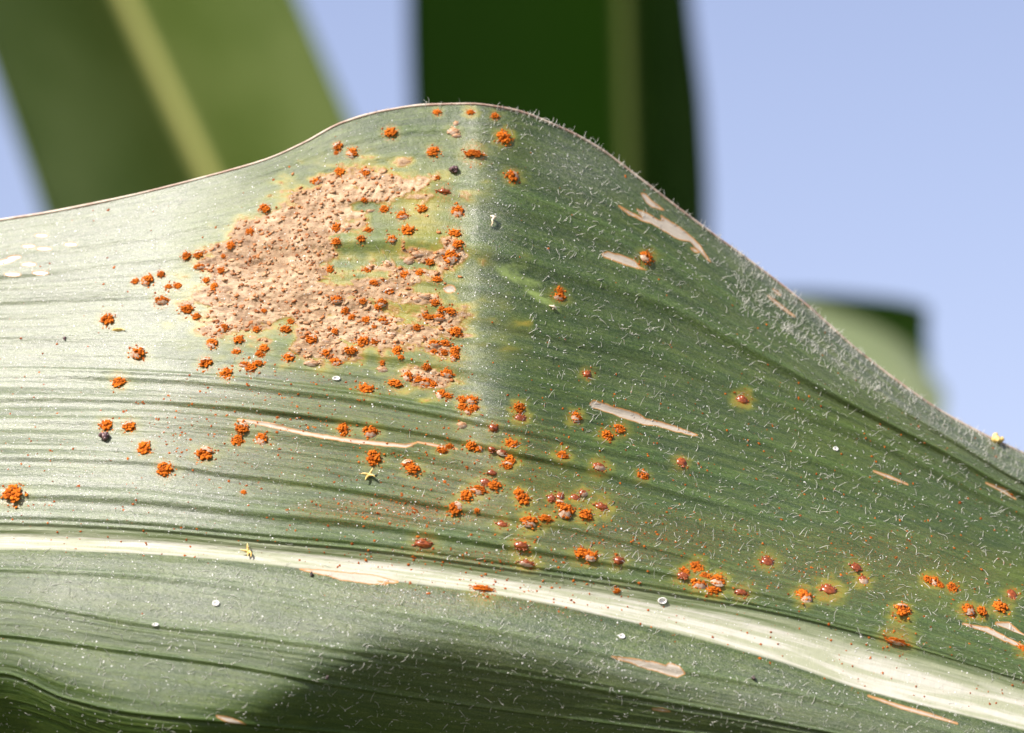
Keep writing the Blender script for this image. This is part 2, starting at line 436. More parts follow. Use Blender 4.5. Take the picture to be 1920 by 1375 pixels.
def oval(cx, cy, rx, ry, deg=0): 
    a = R(deg); out = []
    for k in range(12):
        t = k*math.pi/6; u, v = rx*math.cos(t), ry*math.sin(t)
        out.append((cx+u*math.cos(a)-v*math.sin(a), cy+u*math.sin(a)+v*math.cos(a)))
    return out
SCARS_GLINT = [
 ('long pale scar with a brown rim on the dark green half', [(1107,757),(1113,752),(1130,756),(1150,764),(1172,768),(1200,777),(1212,785),(1230,788),(1250,793),(1280,803),(1309,814),(1300,816),(1262,807),(1232,798),(1206,795),(1190,789),(1165,782),(1148,774),(1112,763)]),
 ('ragged cream scar branching near the right margin', [(1160,387),(1182,399),(1206,410),(1194,393),(1214,400),(1235,414),(1246,414),(1239,405),(1262,419),(1276,428),(1297,445),(1311,459),(1318,470),(1332,491),(1326,487),(1308,467),(1293,452),(1272,449),(1248,434),(1221,419),(1203,413),(1180,402)]),
 ('short curved scar against the right margin', [(1203,364),(1211,365),(1221,376),(1234,386),(1245,394),(1238,393),(1222,388),(1211,379)]),
 ('split cream scar beside a lone pustule', [(1130,476),(1141,471),(1167,478),(1192,488),(1198,497),(1212,506),(1190,500),(1166,493),(1133,481)]),
 (None, streak([(1296,466),(1303,470),(1310,473)], 5)),
 ('pale double streak under the midrib', [(562,1068),(600,1069),(650,1074),(700,1079),(747,1091),(735,1093),(705,1089),(728,1096),(690,1094),(640,1087),(605,1077)]),
 ('pink-grey scar on the lower half of the blade', [(1146,1232),(1182,1236),(1223,1243),(1248,1250),(1254,1245),(1272,1250),(1283,1263),(1269,1269),(1236,1260),(1204,1250),(1180,1242)]),
 (None, streak([(406,1343),(430,1350),(460,1358)], 8)),
 ('thin cream scratch along a vein', streak([(446,787),(500,796),(560,811),(610,820),(660,828),(720,834),(760,837),(780,831)], 6)),
 (None, streak([(782,829),(810,834),(858,842)], 4)),
 ('forked pale scar at the right side', streak([(1806,1170),(1850,1181),(1880,1196),(1925,1217)], 9)),
 (None, streak([(1868,1167),(1890,1172),(1925,1192)], 7)),
 (None, streak([(1224,1330),(1240,1331),(1256,1334)], 6)),
 (None, streak([(1440,555),(1462,573),(1490,594)], 5)),
 (None, streak([(1449,543),(1456,549),(1463,554)], 5)),
 (None, streak([(1638,884),(1665,894),(1702,909)], 5)),
 (None, streak([(1628,1305),(1690,1326),(1740,1340),(1795,1357)], 5)),  # highlight along a bright edge, painted in scar colour
 (None, streak([(1850,905),(1880,918),(1905,935)], 5)),
] + [(None, oval(*o)) for o in ((78,442,12,2.6),(54,462,12,2.6),(83,467,14,2.6),(133,459,12,3.2),(26,483,13,3.2,-6),(54,496,14,3.2),(24,515,15,3),(76,512,15,3.2),(843,542,11,6),(8,491,22,4,-14))]
A_LES = np.zeros(GX.shape); SCAR_GLINT_ID = np.full(GX.shape, -1)
for k, (lab, poly) in enumerate(SCARS_GLINT):
    px = [p[0] for p in poly]; py = [p[1] for p in poly]
    i0, i1 = np.searchsorted(xs, min(px)-15), np.searchsorted(xs, max(px)+15)
    if i1 <= i0: continue
    sub = (slice(i0, i1), slice(None))
    wob = (fbm(GX[sub]/9, GY[sub]/6, 3)-.47)*3.2
    s_ = sdf(GX[sub], GY[sub], poly)+wob*(1 if lab else .4)
    a = smooth(-3.2, 3.0, s_)
    A_LES[sub] = np.maximum(A_LES[sub], a); SCAR_GLINT_ID[sub] = np.where(s_ > -.6, k, SCAR_GLINT_ID[sub])

# yellow-green grazing scratch
A_SCR = np.zeros(GX.shape)
for line in ([(930,500),(950,512),(975,524),(1013,533)], [(986,541),(1012,558),(1047,581)], [(962,494),(970,511)], [(940,499),(985,502)]):
    s_ = sdf(GX, GY, streak(line, 13))
    A_SCR = np.maximum(A_SCR, smooth(-7, 4, s_)*(.45+.9*vnoise(GX/12, GY/3)))

# ---- pustules: x, y, width, height in photo pixels, kind (o open powder, c closed shiny, t dry tan)
PUST = []
def P(kind, *a):
    for q in a: PUST.append((q[0], q[1], q[2], q[3] if len(q) > 3 else q[2]*.82, kind))
P('o',(820,211,12),(882,211,13,9),(928,218,13),(733,250,22,16),(945,258,24,22),(634,275,16),(631,287,9),(661,287,19),(813,285,20),(888,289,32,13),(960,331,22),(637,322,18),(685,324,16),(821,335,9),
 (721,392,16),(754,404,19,14),(791,392,17),(858,396,22),(765,435,22),(853,439,22,14),(691,432,13),(678,451,15),(735,451,15),(631,456,16),(860,461,18,14),(845,481,26,24),(807,491,15),
 (593,341,15),(497,393,18),(469,434,14),(373,478,17),(350,481,17),(374,501,18,10),(302,515,14),(387,526,12),(316,538,13,9),(333,537,14),(303,564,22,15),(350,580,23,15),(369,594,15),
 (398,644,19),(448,638,17),(444,659,14),(495,653,17),(487,664,15),(386,681,22),(423,702,22,20),(458,684,18,10),(470,690,18),(484,682,18,10),(542,670,19,15),(536,619,20,13),(630,678,20,14),(658,659,23,14),(680,641,18,20),(702,641,14),(745,659,15,18),(752,672,10),(717,680,9,12),(741,720,25,14),(766,706,16,18),(800,689,13,14),(797,716,24,14),(785,712,14),(812,722,14),(838,700,22,14),(687,731,26,16),
 (815,645,20,12),(836,644,18,12),(814,659,11),(833,662,13),(853,658,15,18),(853,671,14,14),(855,623,20,17),(803,594,22,10),(824,596,20,11),(845,584,19,12),(828,581,13),(817,569,15,12),(820,525,18,10),(787,512,13),(758,515,16),(689,506,14),(619,506,12,15),(702,530,16,10),(730,547,15),(680,566,13),(716,569,17),(709,577,12),(647,583,13,15),(631,564,19,12),(686,600,15),(720,603,18,11),(702,612,10),(781,614,14),(628,622,13),(660,595,12),(584,637,20,16),(611,662,14),(630,428,15,17),(683,375,11),(433,462,13,15),(419,480,9),(414,508,14,11),(402,539,12,15),(420,616,17),(481,619,14),(545,603,13),(495,584,10),
 (202,600,22,20),(259,663,24,20),(223,716,23,20),(277,527,20,18),(254,528,13,10),(200,798,18,20),(242,800,22,18),(271,841,23,22),(384,852,27,24),(310,880,27,25),(25,929,30,32),(454,804,21,20),(445,826,20,20),(491,822,19,22),(457,924,10),
 (644,806,19,24),(694,810,24,22),(702,860,24,28),(765,872,20,18),(776,882,22,16),(867,750,15),(886,751,20,14),(868,765,18),(879,772,15),(889,765,15),(972,765,19,17),(1080,783,18,16),(884,836,16,18),(896,840,16,12),(959,834,22,16),(957,863,17,20),(950,874,18,14),(829,845,18,12),(842,837,13),(1054,856,21,14),(928,912,22,16),(897,919,28,15),(874,930,20,20),(853,955,21,24),(974,926,18,18),(981,937,22,20),(1060,960,26,24),(1098,967,24,18),(993,979,27,18),(1022,974,24,12),(894,959,10),(827,739,16,16),(840,742,16,9),(1050,945,15,13),
 (1137,818,20,18),(1161,805,21,16),(1204,894,18,17),(1090,1040,24,17),(1107,1045,24,17),(1306,1064,23,20),(1284,1071,15),(1310,1095,26,18),(1324,1082,15,16),(1345,1091,26,18),(1339,1108,24,12),(1505,1113,22,14),(1510,1122,22,16),(1740,1089,18,13),(1753,1092,18,15),(1762,1098,12),(1786,1103,20,16),(1690,1149,26,20),(1876,1141,25,17),(1815,1144,22,16),(1822,1152,14,12),(1840,1149,19,14),(1212,483,22,18),(1050,544,12,11),(1049,556,20,14),(905,1105,38,9),(1156,1108,12),(1680,1203,40,11),(1916,1219,14))
P('c',(976,785,21,15),(925,802,18,16),(922,843,15,12),(941,848,18,12),(923,887,18,11),(910,904,20,13),(1034,935,16,14),(1079,932,18,13),(1093,925,15,12),(1050,932,16,14),(942,983,21,12),(1393,749,22,18),(1277,868,20,16),(1122,877,24,13),(1128,951,26,13),(1159,1053,20,15),(1439,1053,25,16),(977,1025,28,15),(988,1057,28,11),(1390,1110,25,11),(794,1021,34,16),(1280,1081,22,12),(1605,1065,22,13),(1618,1087,19,13),(1553,1109,32,15),(1897,1115,20,15),(833,360,24,9),(1101,702,16,14))
P('t',(851,246,20,13),(855,232,10),(856,254,18,8),(694,395,14,6),(830,472,17,10),(782,476,22,10),(767,487,20,13),(725,495,16),(586,681,26,12),(716,692,20,10),(612,637,16,9),(625,653,13),(650,428,14,7),(866,796,18,12),(798,556,24,10),(781,562,18,10),(766,631,14),(734,630,14))
for x, y, w_, h_, k in PUST:
    rr = max(w_, h_)
    i0, i1 = np.searchsorted(xs, x-80), np.searchsorted(xs, x+80)
    sub = (slice(i0, i1), slice(None))
    rad = rr*(1.15 if x > 860 or y > 720 else 1.0)+3
    dx = (GX[sub]-x)/1.25; dy = GY[sub]-y
    dd = np.hypot(dx, dy)+(fbm(GX[sub]/12, GY[sub]/6, 3)-.43)*22
    st = (.62 if (x > 860 and y < 1200) else .45)*(.7+.5*((x*7+y*13) % 10)/10)
    A_HALO[sub] = np.maximum(A_HALO[sub], st*smooth(rad, rad*.42, dd)*(1 if rr > 11 else .5))
A_RUST = np.zeros(GX.shape)
for x, y, w_, h_, k in PUST:
    if k == 't': continue
    rr = max(w_, h_)
    i0, i1 = np.searchsorted(xs, x-80), np.searchsorted(xs, x+80)
    sub = (slice(i0, i1), slice(None))
    dd = np.hypot(GX[sub]-x, GY[sub]-y)
    A_RUST[sub] = np.maximum(A_RUST[sub], .9*smooth(rr*.95+2, rr*.4, dd))
for cx, cy, rx, ry, s_ in ((760,958,230,36,.9),(880,1050,330,26,.5),(900,880,200,120,.45),(1050,950,160,60,.5),(1180,1010,300,60,.4),(520,800,300,130,.3),(1600,1060,300,80,.35),(830,690,60,60,.5),(1000,1120,420,40,.3)):
    A_RUST = np.maximum(A_RUST, s_*np.clip(ell(GX, GY, cx, cy, rx, ry), 0, 1)**.5)

A_RIB = smooth(-.003, .002, GV)*(.86+.14*smooth(500, 1300, GX))*(1-smooth(.040, .066, GV+.016*(vnoise(GX/400, GV*60)-.5)))
A_RUP = smooth(.024, .044, GV+.010*(vnoise(GX/500+3, GV*40)-.5))
A_WAX_SHEEN = .20*smooth(-.22, -.08, GV)+.55*np.exp(-((GX-905)/45)**2)*smooth(1000, 700, GY)*smooth(.05, .2, GV) \
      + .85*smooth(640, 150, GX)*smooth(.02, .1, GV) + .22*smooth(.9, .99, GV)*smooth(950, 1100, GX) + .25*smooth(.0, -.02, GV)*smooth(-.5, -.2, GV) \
      + .35*np.clip(ell(GX, GY, 1080, 320, 130, 70, 35), 0, 1) + .3*smooth(1250, 1700, GX)*smooth(.72, .95, GV) + .9*smooth(1300, 1500, GX)*(smooth(.965, .99, GV)+.9*np.exp(-((GV-.905)/.012)**2)*smooth(1450, 1600, GX))  # left whitening paints sun sheen; bloom is cut back in the shaded roll
A_WAX_SHEEN = np.clip(A_WAX_SHEEN*(.55+.9*fbm(GX/130, GY/60+3, 4)), 0, .85)
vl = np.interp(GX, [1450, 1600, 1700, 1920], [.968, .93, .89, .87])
A_WAX_SHEEN = np.clip(np.maximum(A_WAX_SHEEN, smooth(1470, 1600, GX)*(.5+.9*fbm(GX/25, GY/10, 3))*np.exp(-((GV-vl)/.011)**2)), 0, 1)
A_VEIN = np.clip(GVEIN, 0, 1)*(1-A_NECK)*(1-.75*smooth(700, 200, GX)*smooth(.1, .2, GV))

# relief of dead patch: bubbly; scars: slightly sunken with rims
neckb = (fbm(GX/7, GY/5.2, 3)-.45)*9+(fbm(GX/24+5, GY/9, 2)-.4)*7
GR = GR*(1-.5*A_NECK)+A_NECK*neckb*.8-1.6*smooth(.3, .9, A_LES)+.8*A_LES
GP0 = pt(GX, GY, D0-(GH)*S)
def normals(Pg):
    du = np.gradient(Pg, axis=0); dv = np.gradient(Pg, axis=1)
    n = np.cross(du, dv); n /= np.linalg.norm(n, axis=2, keepdims=True)+1e-20
    s_ = np.sign(np.sum(n*(CAM-Pg), axis=2).mean()); return n*s_
N0 = normals(GP0)
GP = GP0+N0*(GR*S)[..., None]
GN = normals(GP)
LC = np.stack([GX*S*1000, GV*44, np.zeros_like(GX)], 2)
ORG = pt(900, 700, D0)
leaf = empty('maize_leaf', ORG, 'large green maize leaf with orange rust pustules, tan dead patch and pale midrib', 'leaf')

nxg, nvg = GX.shape
def find(px, py):
    """grid indices (float) of the surface point seen at a photo pixel"""
    fi = np.interp(px, xs, np.arange(nxg)); i = int(min(fi, nxg-2)); a = fi-i
    col = GY[i]*(1-a)+GY[i+1]*a
    fj = np.interp(-py, -col, np.arange(nvg)); return fi, fj
def samp(A, fi, fj):
    i = int(min(max(fi, 0), nxg-2)); j = int(min(max(fj, 0), nvg-2)); a = fi-i; c = fj-j
    return (A[i, j]*(1-a)+A[i+1, j]*a)*(1-c)+(A[i, j+1]*(1-a)+A[i+1, j+1]*a)*c
def frame(px, py):
    fi, fj = find(px, py)
    p = samp(GP, fi, fj); n = samp(N0, fi, fj); n = n/np.linalg.norm(n)
    u = samp(GP0, min(fi+3, nxg-2), fj)-samp(GP0, fi-3, fj); u -= n*np.dot(u, n); u /= np.linalg.norm(u)
    return p, n, u, np.cross(n, u)

# ---- split the grid into blade, midrib, dead patch, scars and the edge highlight: one surface, many parts
Q = lambda A: .25*(A[:-1, :-1]+A[1:, :-1]+A[:-1, 1:]+A[1:, 1:])
cls = np.zeros((nxg-1, nvg-1), int)
qv = Q(GV)
cls[(qv > 0) & (qv < .052)] = 1
cls[Q(A_NECK) > .5] = 2
sid = SCAR_GLINT_ID[:-1, :-1]
cls[sid >= 0] = 10+sid[sid >= 0]
idx = np.arange(nxg*nvg).reshape(nxg, nvg)
quads = np.stack([idx[:-1, :-1], idx[:-1, 1:], idx[1:, 1:], idx[1:, :-1]], 2)
flip = np.dot(np.cross(GP[501, 300]-GP[500, 300], GP[500, 301]-GP[500, 300]), GN[500, 300])
if flip > 0: quads = quads[..., ::-1]
attrs = dict(neck=A_NECK, halo=np.clip(A_HALO, 0, 1), les=A_LES, rib=A_RIB, ribup=A_RUP, scratch=np.clip(A_SCR, 0, 1), pale=smooth(230, 200, GX), wax_sheen=A_WAX_SHEEN, vein=A_VEIN, rust=np.clip(A_RUST, 0, 1))
def split(name, c, parent, label=None):
    f = quads[cls == c]
    if len(f) == 0: return None
    used, inv = np.unique(f.ravel(), return_inverse=True)
    co = GP.reshape(-1, 3)[used]-ORG
    me = mesh_np(name, co, inv.reshape(-1, 4), M_LEAF)
    for k, A in attrs.items():
        at = me.attributes.new(k, 'FLOAT', 'POINT'); at.data.foreach_set('value', A.ravel()[used].astype(np.float32))
    at = me.attributes.new('lc', 'FLOAT_VECTOR', 'POINT'); at.data.foreach_set('vector', LC.reshape(-1, 3)[used].astype(np.float32).ravel())
    me.normals_split_custom_set_from_vertices(GN.reshape(-1, 3)[used].astype(np.float32))
    o = link(bpy.data.objects.new(name, me), parent)
    if label: o['label'] = label
    return o
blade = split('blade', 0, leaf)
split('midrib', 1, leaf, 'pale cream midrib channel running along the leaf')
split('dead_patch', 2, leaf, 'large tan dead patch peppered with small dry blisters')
for k, (lab, poly) in enumerate(SCARS_GLINT): split('scar', 10+k, leaf, lab)  # the painted edge highlight is split off under the same name

# ---- tubes
def tubes(paths, radii, sides=4):
    """many tapered tubes -> co, quads"""
    co, fa = [], []; base = 0
    ang = np.arange(sides)*2*np.pi/sides
    for p, r in zip(paths, radii):
        p = np.asarray(p); n = len(p)
        t = np.gradient(p, axis=0); t /= np.linalg.norm(t, axis=1, keepdims=True)+1e-20
        ref = np.array([.31, .52, .79]); a = np.cross(t, ref); a /= np.linalg.norm(a, axis=1, keepdims=True)+1e-20
        c = np.cross(t, a)
        ring = p[:, None]+(a[:, None]*np.cos(ang)[None, :, None]+c[:, None]*np.sin(ang)[None, :, None])*np.asarray(r)[:, None, None]
        co.append(ring.reshape(-1, 3))
        i = np.arange(n-1)[:, None]*sides; j = np.arange(sides)[None]; j2 = (j+1) % sides
        fa.append((base+np.stack([i+j, i+j2, i+sides+j2, i+sides+j], 2)).reshape(-1, 4)); base += n*sides
    return np.concatenate(co), np.concatenate(fa)
# rolled edge of the leaf, top and bottom
for row in (-1, 0):
    p = GP[:, row]; sel = slice(None, None, 3)
    rad = S*(2.2+1.0*vnoise(xs[sel]/40, xs[sel]*0))*smooth(XL-200, XL+500, xs[sel])+1e-5
    co, fa = tubes([p[sel]-ORG], [rad], 6)
    link(bpy.data.objects.new('leaf_margin', mesh_np('leaf_margin', co, fa, M_MARGIN)), leaf)

# ---- pustule shapes (unit width, z up from the leaf), shared between look-alikes
def ico(r=1.0, sub=1):
    import bmesh
    bm = bmesh.new(); bmesh.ops.create_icosphere(bm, subdivisions=sub, radius=r)
    v = np.array([x.co[:] for x in bm.verts]); f = np.array([[q.index for q in p.verts] for p in bm.faces]); bm.free()
    return v, f
ICO1, ICO2 = ico(1, 1), ico(1, 2)
def blobmesh(name, blobs, mat, rough=.2, sub=None):
    v0, f0 = sub or ICO1; co, fa = [], []
    for k, (c, r) in enumerate(blobs):
        j = 1+rough*(np.random.default_rng(k+len(blobs)*31).random(len(v0))-.5)*2
        co.append(v0*j[:, None]*np.asarray(r)+np.asarray(c)); fa.append(f0+k*len(v0))
    return mesh_np(name, np.concatenate(co), np.concatenate(fa), mat)
def open_pustule(seed, mat):
    g = np.random.default_rng(seed); bl = []
    bl.append(((0, 0, .02), (.42, .42, .26)))
    for k in range(40):
        a = g.random()*2*np.pi; q = math.sqrt(g.random())*.46
        s_ = .05+.07*g.random()
        bl.append(((q*math.cos(a), q*math.sin(a), .05+.20*(1-(q/.5)**2)+.08*g.random()), (s_*1.2, s_, s_)))
    for k in range(9):
        a = g.random()*2*np.pi; q = .45+.3*g.random(); s_ = .03+.05*g.random()
        bl.append(((q*math.cos(a), q*math.sin(a), .02), (s_*1.3, s_, s_*.8)))
    return blobmesh('pustule', bl, mat, .28)
def closed_pustule(seed, mat):
    g = np.random.default_rng(seed)
    bl = [((0, 0, .0), (.46, .42, .32))]
    bl.append(((.18*(g.random()-.5), .1, .12), (.24, .18, .24)))
    for k in range(8):
        a = g.random()*2*np.pi; q = .40+.16*g.random(); s_ = .05+.06*g.random()
        bl.append(((q*math.cos(a), q*math.sin(a), .04), (s_, s_, s_)))
    return blobmesh('pustule', bl, mat, .10, ICO2)
def flap(seed):
    """papery lid of torn skin, curling off one side"""
    g = np.random.default_rng(seed); co = []; fa = []
    nu, nv = 7, 4
    for i in range(nu):
        a = (i/(nu-1)-.5)*2.0
        for j in range(nv):
            t = j/(nv-1); q = .50-.34*t+.05*g.random()
            co.append((q*math.sin(a)*1.05, -q*math.cos(a), .06+.30*math.sin(t*1.5)+.03*g.random()))
    for i in range(nu-1):
        for j in range(nv-1):
            fa.append((i*nv+j, (i+1)*nv+j, (i+1)*nv+j+1, i*nv+j+1))
    return mesh_np('skin_flap', co, fa, M_FLAP)
OPEN = [open_pustule(s_, M_SPORE) for s_ in range(8)]
CLOSED = [closed_pustule(s_, M_SHINY) for s_ in range(4)]
TAN = [closed_pustule(40+s_, M_TAN) for s_ in range(4)]
FLAPS = [flap(s_) for s_ in range(4)]
def place(o, px, py, wpx, hpx, spin, zs=1.0, parent=leaf, lift=0.0, base=None):
    p, n, u, v = frame(px, py)
    cs, sn = math.cos(spin), math.sin(spin)
    Dp = np.dot(p-CAM, FWD)/D0
    # foreshortening: the leaf leans back, so a length across the veins shows shorter
    fu = math.hypot(np.dot(u, RIGHT), np.dot(u, UP)); fv = math.hypot(np.dot(v, RIGHT), np.dot(v, UP))
    su, sv = wpx*S*Dp/max(fu, .4), hpx*S*Dp/max(fv, .4)
    sz = .5*(wpx+hpx)*S*zs
    m = np.eye(4)
    L = np.array([[cs, -sn], [sn, cs]])
    m[:3, 0] = u*su*cs+v*sv*sn; m[:3, 1] = -u*su*sn+v*sv*cs; m[:3, 2] = n*sz
    m[:3, 3] = p+n*lift*S-(ORG if parent is leaf else 0)
    o.matrix_basis = Matrix(m.tolist())
    return o
pcount = 0
for k, (x, y, w_, h_, kd) in enumerate(PUST):
    pool = {'o': OPEN, 'c': CLOSED, 't': TAN}[kd]
    o = link(bpy.data.objects.new('pustule', pool[k % len(pool)]), leaf)
    sp = 0 if w_/h_ > 1.35 or h_/w_ > 1.2 else random.uniform(-.6, .6)+random.choice((0, math.pi))
    place(o, x, y, w_*1.12, h_*1.12, sp, random.uniform(.6, .95))
    if kd == 't' or (kd == 'o' and w_ > 13 and k % 5 in (0, 2)) or (kd == 'c' and k % 5 == 0):
        f = link(bpy.data.objects.new('skin_flap', FLAPS[k % 4]), o)
        f.rotation_euler = (0, 0, random.uniform(-.6, .6))

# ---- what nobody could count: dry blisters of the dead patch, spore dust, flecks, hairs
def frames(X, Y):
    out = [frame(a, c) for a, c in zip(X, Y)]
    return [np.array([o[k] for o in out]) for k in range(4)]
def onleaf(n, x0, x1, y0, y1, dens, need_v=None):
    res = []
    g = np.random.default_rng(int(n+x0+y1))
    while len(res) < n:
        x = g.uniform(x0, x1); y = g.uniform(y0, y1)
        fi, fj = find(x, y)
        if fj >= nvg-4 or fj <= 4: continue
        if g.random() < dens(x, y, fi, fj): res.append((x, y))
    return np.array(res)
OCT = (np.array([(1,0,0),(-1,0,0),(0,1,0),(0,-1,0),(0,0,1),(0,0,-1)], float), np.array([(0,2,4),(2,1,4),(1,3,4),(3,0,4),(2,0,5),(1,2,5),(3,1,5),(0,3,5)]))
def grains(name, XY, smin, smax, mat, zs=.7, shape=OCT, pw=2.0, smooth_=False, el=1.0):
    p, n, u, v = frames(XY[:, 0], XY[:, 1])
    v0, f0 = shape; N = len(p); k = len(v0)
    r = (smin+(smax-smin)*rng.random(N)**pw)*S
    a = rng.random(N)*2*np.pi if el == 1.0 else rng.normal(0, .5, N)
    e1 = u*np.cos(a)[:, None]+v*np.sin(a)[:, None]; e2 = -u*np.sin(a)[:, None]+v*np.cos(a)[:, None]
    jit = 1+.7*(rng.random((N, k))-.5)
    V = v0[None]*jit[..., None]
    e = el*(1+.8*(rng.random(N)-.3))
    co = p[:, None]+r[:, None, None]*(V[..., 0:1]*e1[:, None]*e[:, None, None]+V[..., 1:2]*e2[:, None]+zs*V[..., 2:3]*n[:, None])+n[:, None]*(r*zs*.3)[:, None, None]
    fa = (f0[None]+(np.arange(N)*k)[:, None, None]).reshape(-1, f0.shape[1])
    o = link(bpy.data.objects.new(name, mesh_np(name, co.reshape(-1, 3)-ORG, fa, mat, smooth_)), leaf)
    o['kind'] = 'stuff'; return o
dn = onleaf(420, 380, 870, 320, 720, lambda x, y, i, j: 1.0 if samp(A_NECK, i, j) > .6 else .0)
grains('dry_blisters', dn, 1.2, 4.0, M_TANG, .55, ICO1, 1.3, True, 1.3)
dn = onleaf(1000, 380, 870, 320, 720, lambda x, y, i, j: 1.0 if samp(A_NECK, i, j) > .35 else .05)
grains('rusty_blisters', dn, .8, 3.6, M_RUSTY, .55, ICO1, 2.0, True, 1.25)
dn = onleaf(5600, 0, 1920, 200, 1330, lambda x, y, i, j: (.02+.9*float(samp(A_RUST, i, j))+(.06 if y > 700 else 0))*(1 if samp(GV, i, j) > -.015 else .02))
grains('spore_dust', dn, .5, 2.9, M_DUST, .6, OCT, 2.6)
dn = onleaf(12000, 0, 1920, 200, 1375, lambda x, y, i, j: .3+.7*float(samp(A_WAX_SHEEN, i, j)))
grains('pale_flecks', dn, .35, 1.5, M_FLECK, .5, OCT, 2.2)  # pale flecks double as painted sparkle of the surface

def hairs(name, XY, lmin, lmax, wpx, lean0, parent=leaf, outward=False):
    paths, radii = [], []
    g = np.random.default_rng(99+len(XY))
    for x, y in XY:
        p, n, u, v = frame(x, y)
        a = (g.normal(1.05, .75) if g.random() < .7 else g.uniform(0, 6.28)) if not outward else g.normal(1.7, .5)
        d = u*math.cos(a)+v*math.sin(a)
        L = (lmin+(lmax-lmin)*g.random()**1.5)*S
        el = g.uniform(.15, .75) if not outward else g.uniform(.3, 1.0)
        bend = g.normal(0, .8); curl = g.normal(-.35, .5)
        pos = p-n*.6*S; pts = [pos]; m = 6
        for k in range(m):
            t = k/(m-1)
            aa = a+bend*t*t*1.2; ee = el+curl*t
            dd = (u*math.cos(aa)+v*math.sin(aa))*math.cos(ee)+n*math.sin(ee)
            nxt = pts[-1]+dd*L/m
            hgt = np.dot(nxt-p, n)
            if hgt < .8*S: nxt = nxt+n*(.8*S-hgt)
            pts.append(nxt)
        paths.append(np.array(pts)-ORG)
        r0 = wpx*S*.5*g.uniform(.7, 1.25)
        radii.append(r0*np.array([1.5, 1.1, 1, .95, .85, .65, .25]))
    co, fa = tubes(paths, radii, 3)
    o = link(bpy.data.objects.new(name, mesh_np(name, co, fa, M_HAIR)), parent); o['kind'] = 'stuff'
    return o
def hd(x, y, i, j):
    v = samp(GV, i, j)
    if samp(A_NECK, i, j) > .4 or (-.004 < v < .05): return .02
    d = .04+.80*float(smooth(860, 1120, x)) if v > 0 else .60
    if v > 0: d += .25*float(smooth(850, 1000, y))*float(smooth(500, 800, x))
    if v > .93 and x > 900: d = 1.0
    return min(d, 1)
hairs('leaf_hairs', onleaf(3600, -20, 1940, 200, 1420, hd), 6, 22, .85, .5)
# stiff bristles along the right margin
mx_ = np.array([(x, CURVES[-1][1](x)+random.uniform(1, 8)) for x in np.concatenate([rng.uniform(960, 1930, 300), rng.uniform(690, 960, 30)])])
hairs('margin_bristles', mx_, 8, 22, .95, .7, outward=True)
fz = onleaf(700, 1380, 1940, 480, 960, lambda x, y, i, j: 1.0 if samp(GV, i, j) > .86 else 0)
hairs('margin_fuzz', fz, 7, 22, .85, .6, outward=True)

# ------------------------------------------------------------------ small things lying on the leaf
def thing_on_leaf(name, label, cat, px, py, me_or_parts, size, spin=0.0, zs=1.0, group=None, lift=0.0):
    """me_or_parts: one mesh, or [(part name, mesh), ...]; shapes are unit size, z away from the leaf"""
    if isinstance(me_or_parts, bpy.types.Mesh):
        o = link(bpy.data.objects.new(name, me_or_parts))
    else:
        o = empty(name, (0, 0, 0))
        for pn, me in me_or_parts: link(bpy.data.objects.new(pn, me), o)
    p, n, u, v = frame(px, py)
    c, s_ = math.cos(spin), math.sin(spin)
    m = np.eye(4); k = size*S
    m[:3, 0] = (u*c+v*s_)*k; m[:3, 1] = (-u*s_+v*c)*k; m[:3, 2] = n*k*zs; m[:3, 3] = p+n*lift*S
    o.matrix_basis = Matrix(m.tolist())
    o['label'] = label; o['category'] = cat
    if group: o['group'] = group
    return o
def tubemesh(name, paths, radii, mat, sides=6):
    co, fa = tubes(paths, radii, sides); return mesh_np(name, co, fa, mat)
def arms(seed, angs, lens):
    out = []
    g = np.random.default_rng(seed)
    for a, L in zip(angs, lens):
        a = R(a); b = g.normal(0, .35); p = [(0, 0, .12)]
        for t in (.25, .5, .75, 1.0):
            aa = a+b*t; p.append((L*t*math.cos(aa), L*t*math.sin(aa), .12+.28*math.sin(t*1.7)))
        out.append(('arm', tubemesh('arm', [np.array(p)], [np.array([.15, .12, .09, .07, .03])], M_STRAW, 5)))
    return out
thing_on_leaf('straw_cross', 'yellow cross-shaped dry flower scrap below the rust pustules on the green leaf', 'flower scrap', 692, 893, arms(1, (62, 175, 250, 8), (.62, .62, .62, .58)), 24)
thing_on_leaf('straw_star', 'yellow star-shaped dry flower scrap lying on the pale midrib', 'flower scrap', 466, 1036, arms(2, (100, 190, 285, 350), (.60, .62, .50, .62)), 24)
def boat(name, mat, w=.18, h=.16, seed=0):
    g = np.random.default_rng(seed); co, fa = [], []; nu, nw = 9, 5
    for i in range(nu):
        t = i/(nu-1); ww = w*math.sin(math.pi*(.06+.88*t))
        for j in range(nw):
            q = j/(nw-1)*2-1
            co.append((t-.5, q*ww, .02+h*math.sin(math.pi*t)*(1-abs(q))**.6+.01*g.random()))
    for i in range(nu-1):
        for j in range(nw-1): a = i*nw+j; fa.append((a, a+nw, a+nw+1, a+1))
    return mesh_np(name, co, fa, mat)
thing_on_leaf('seed_husk', 'small olive-tan dry husk under the dark round pustule at the pale end of the leaf', 'husk', 222, 619,
    [('shell', boat('shell', M_STRAW, .15, .24)), ('stalk', tubemesh('stalk', [np.array([(.4, -.02, .05), (.52, -.1, .1), (.62, -.12, .2)])], [np.array([.05, .04, .015])], M_STRAW, 5))], 27, .05)
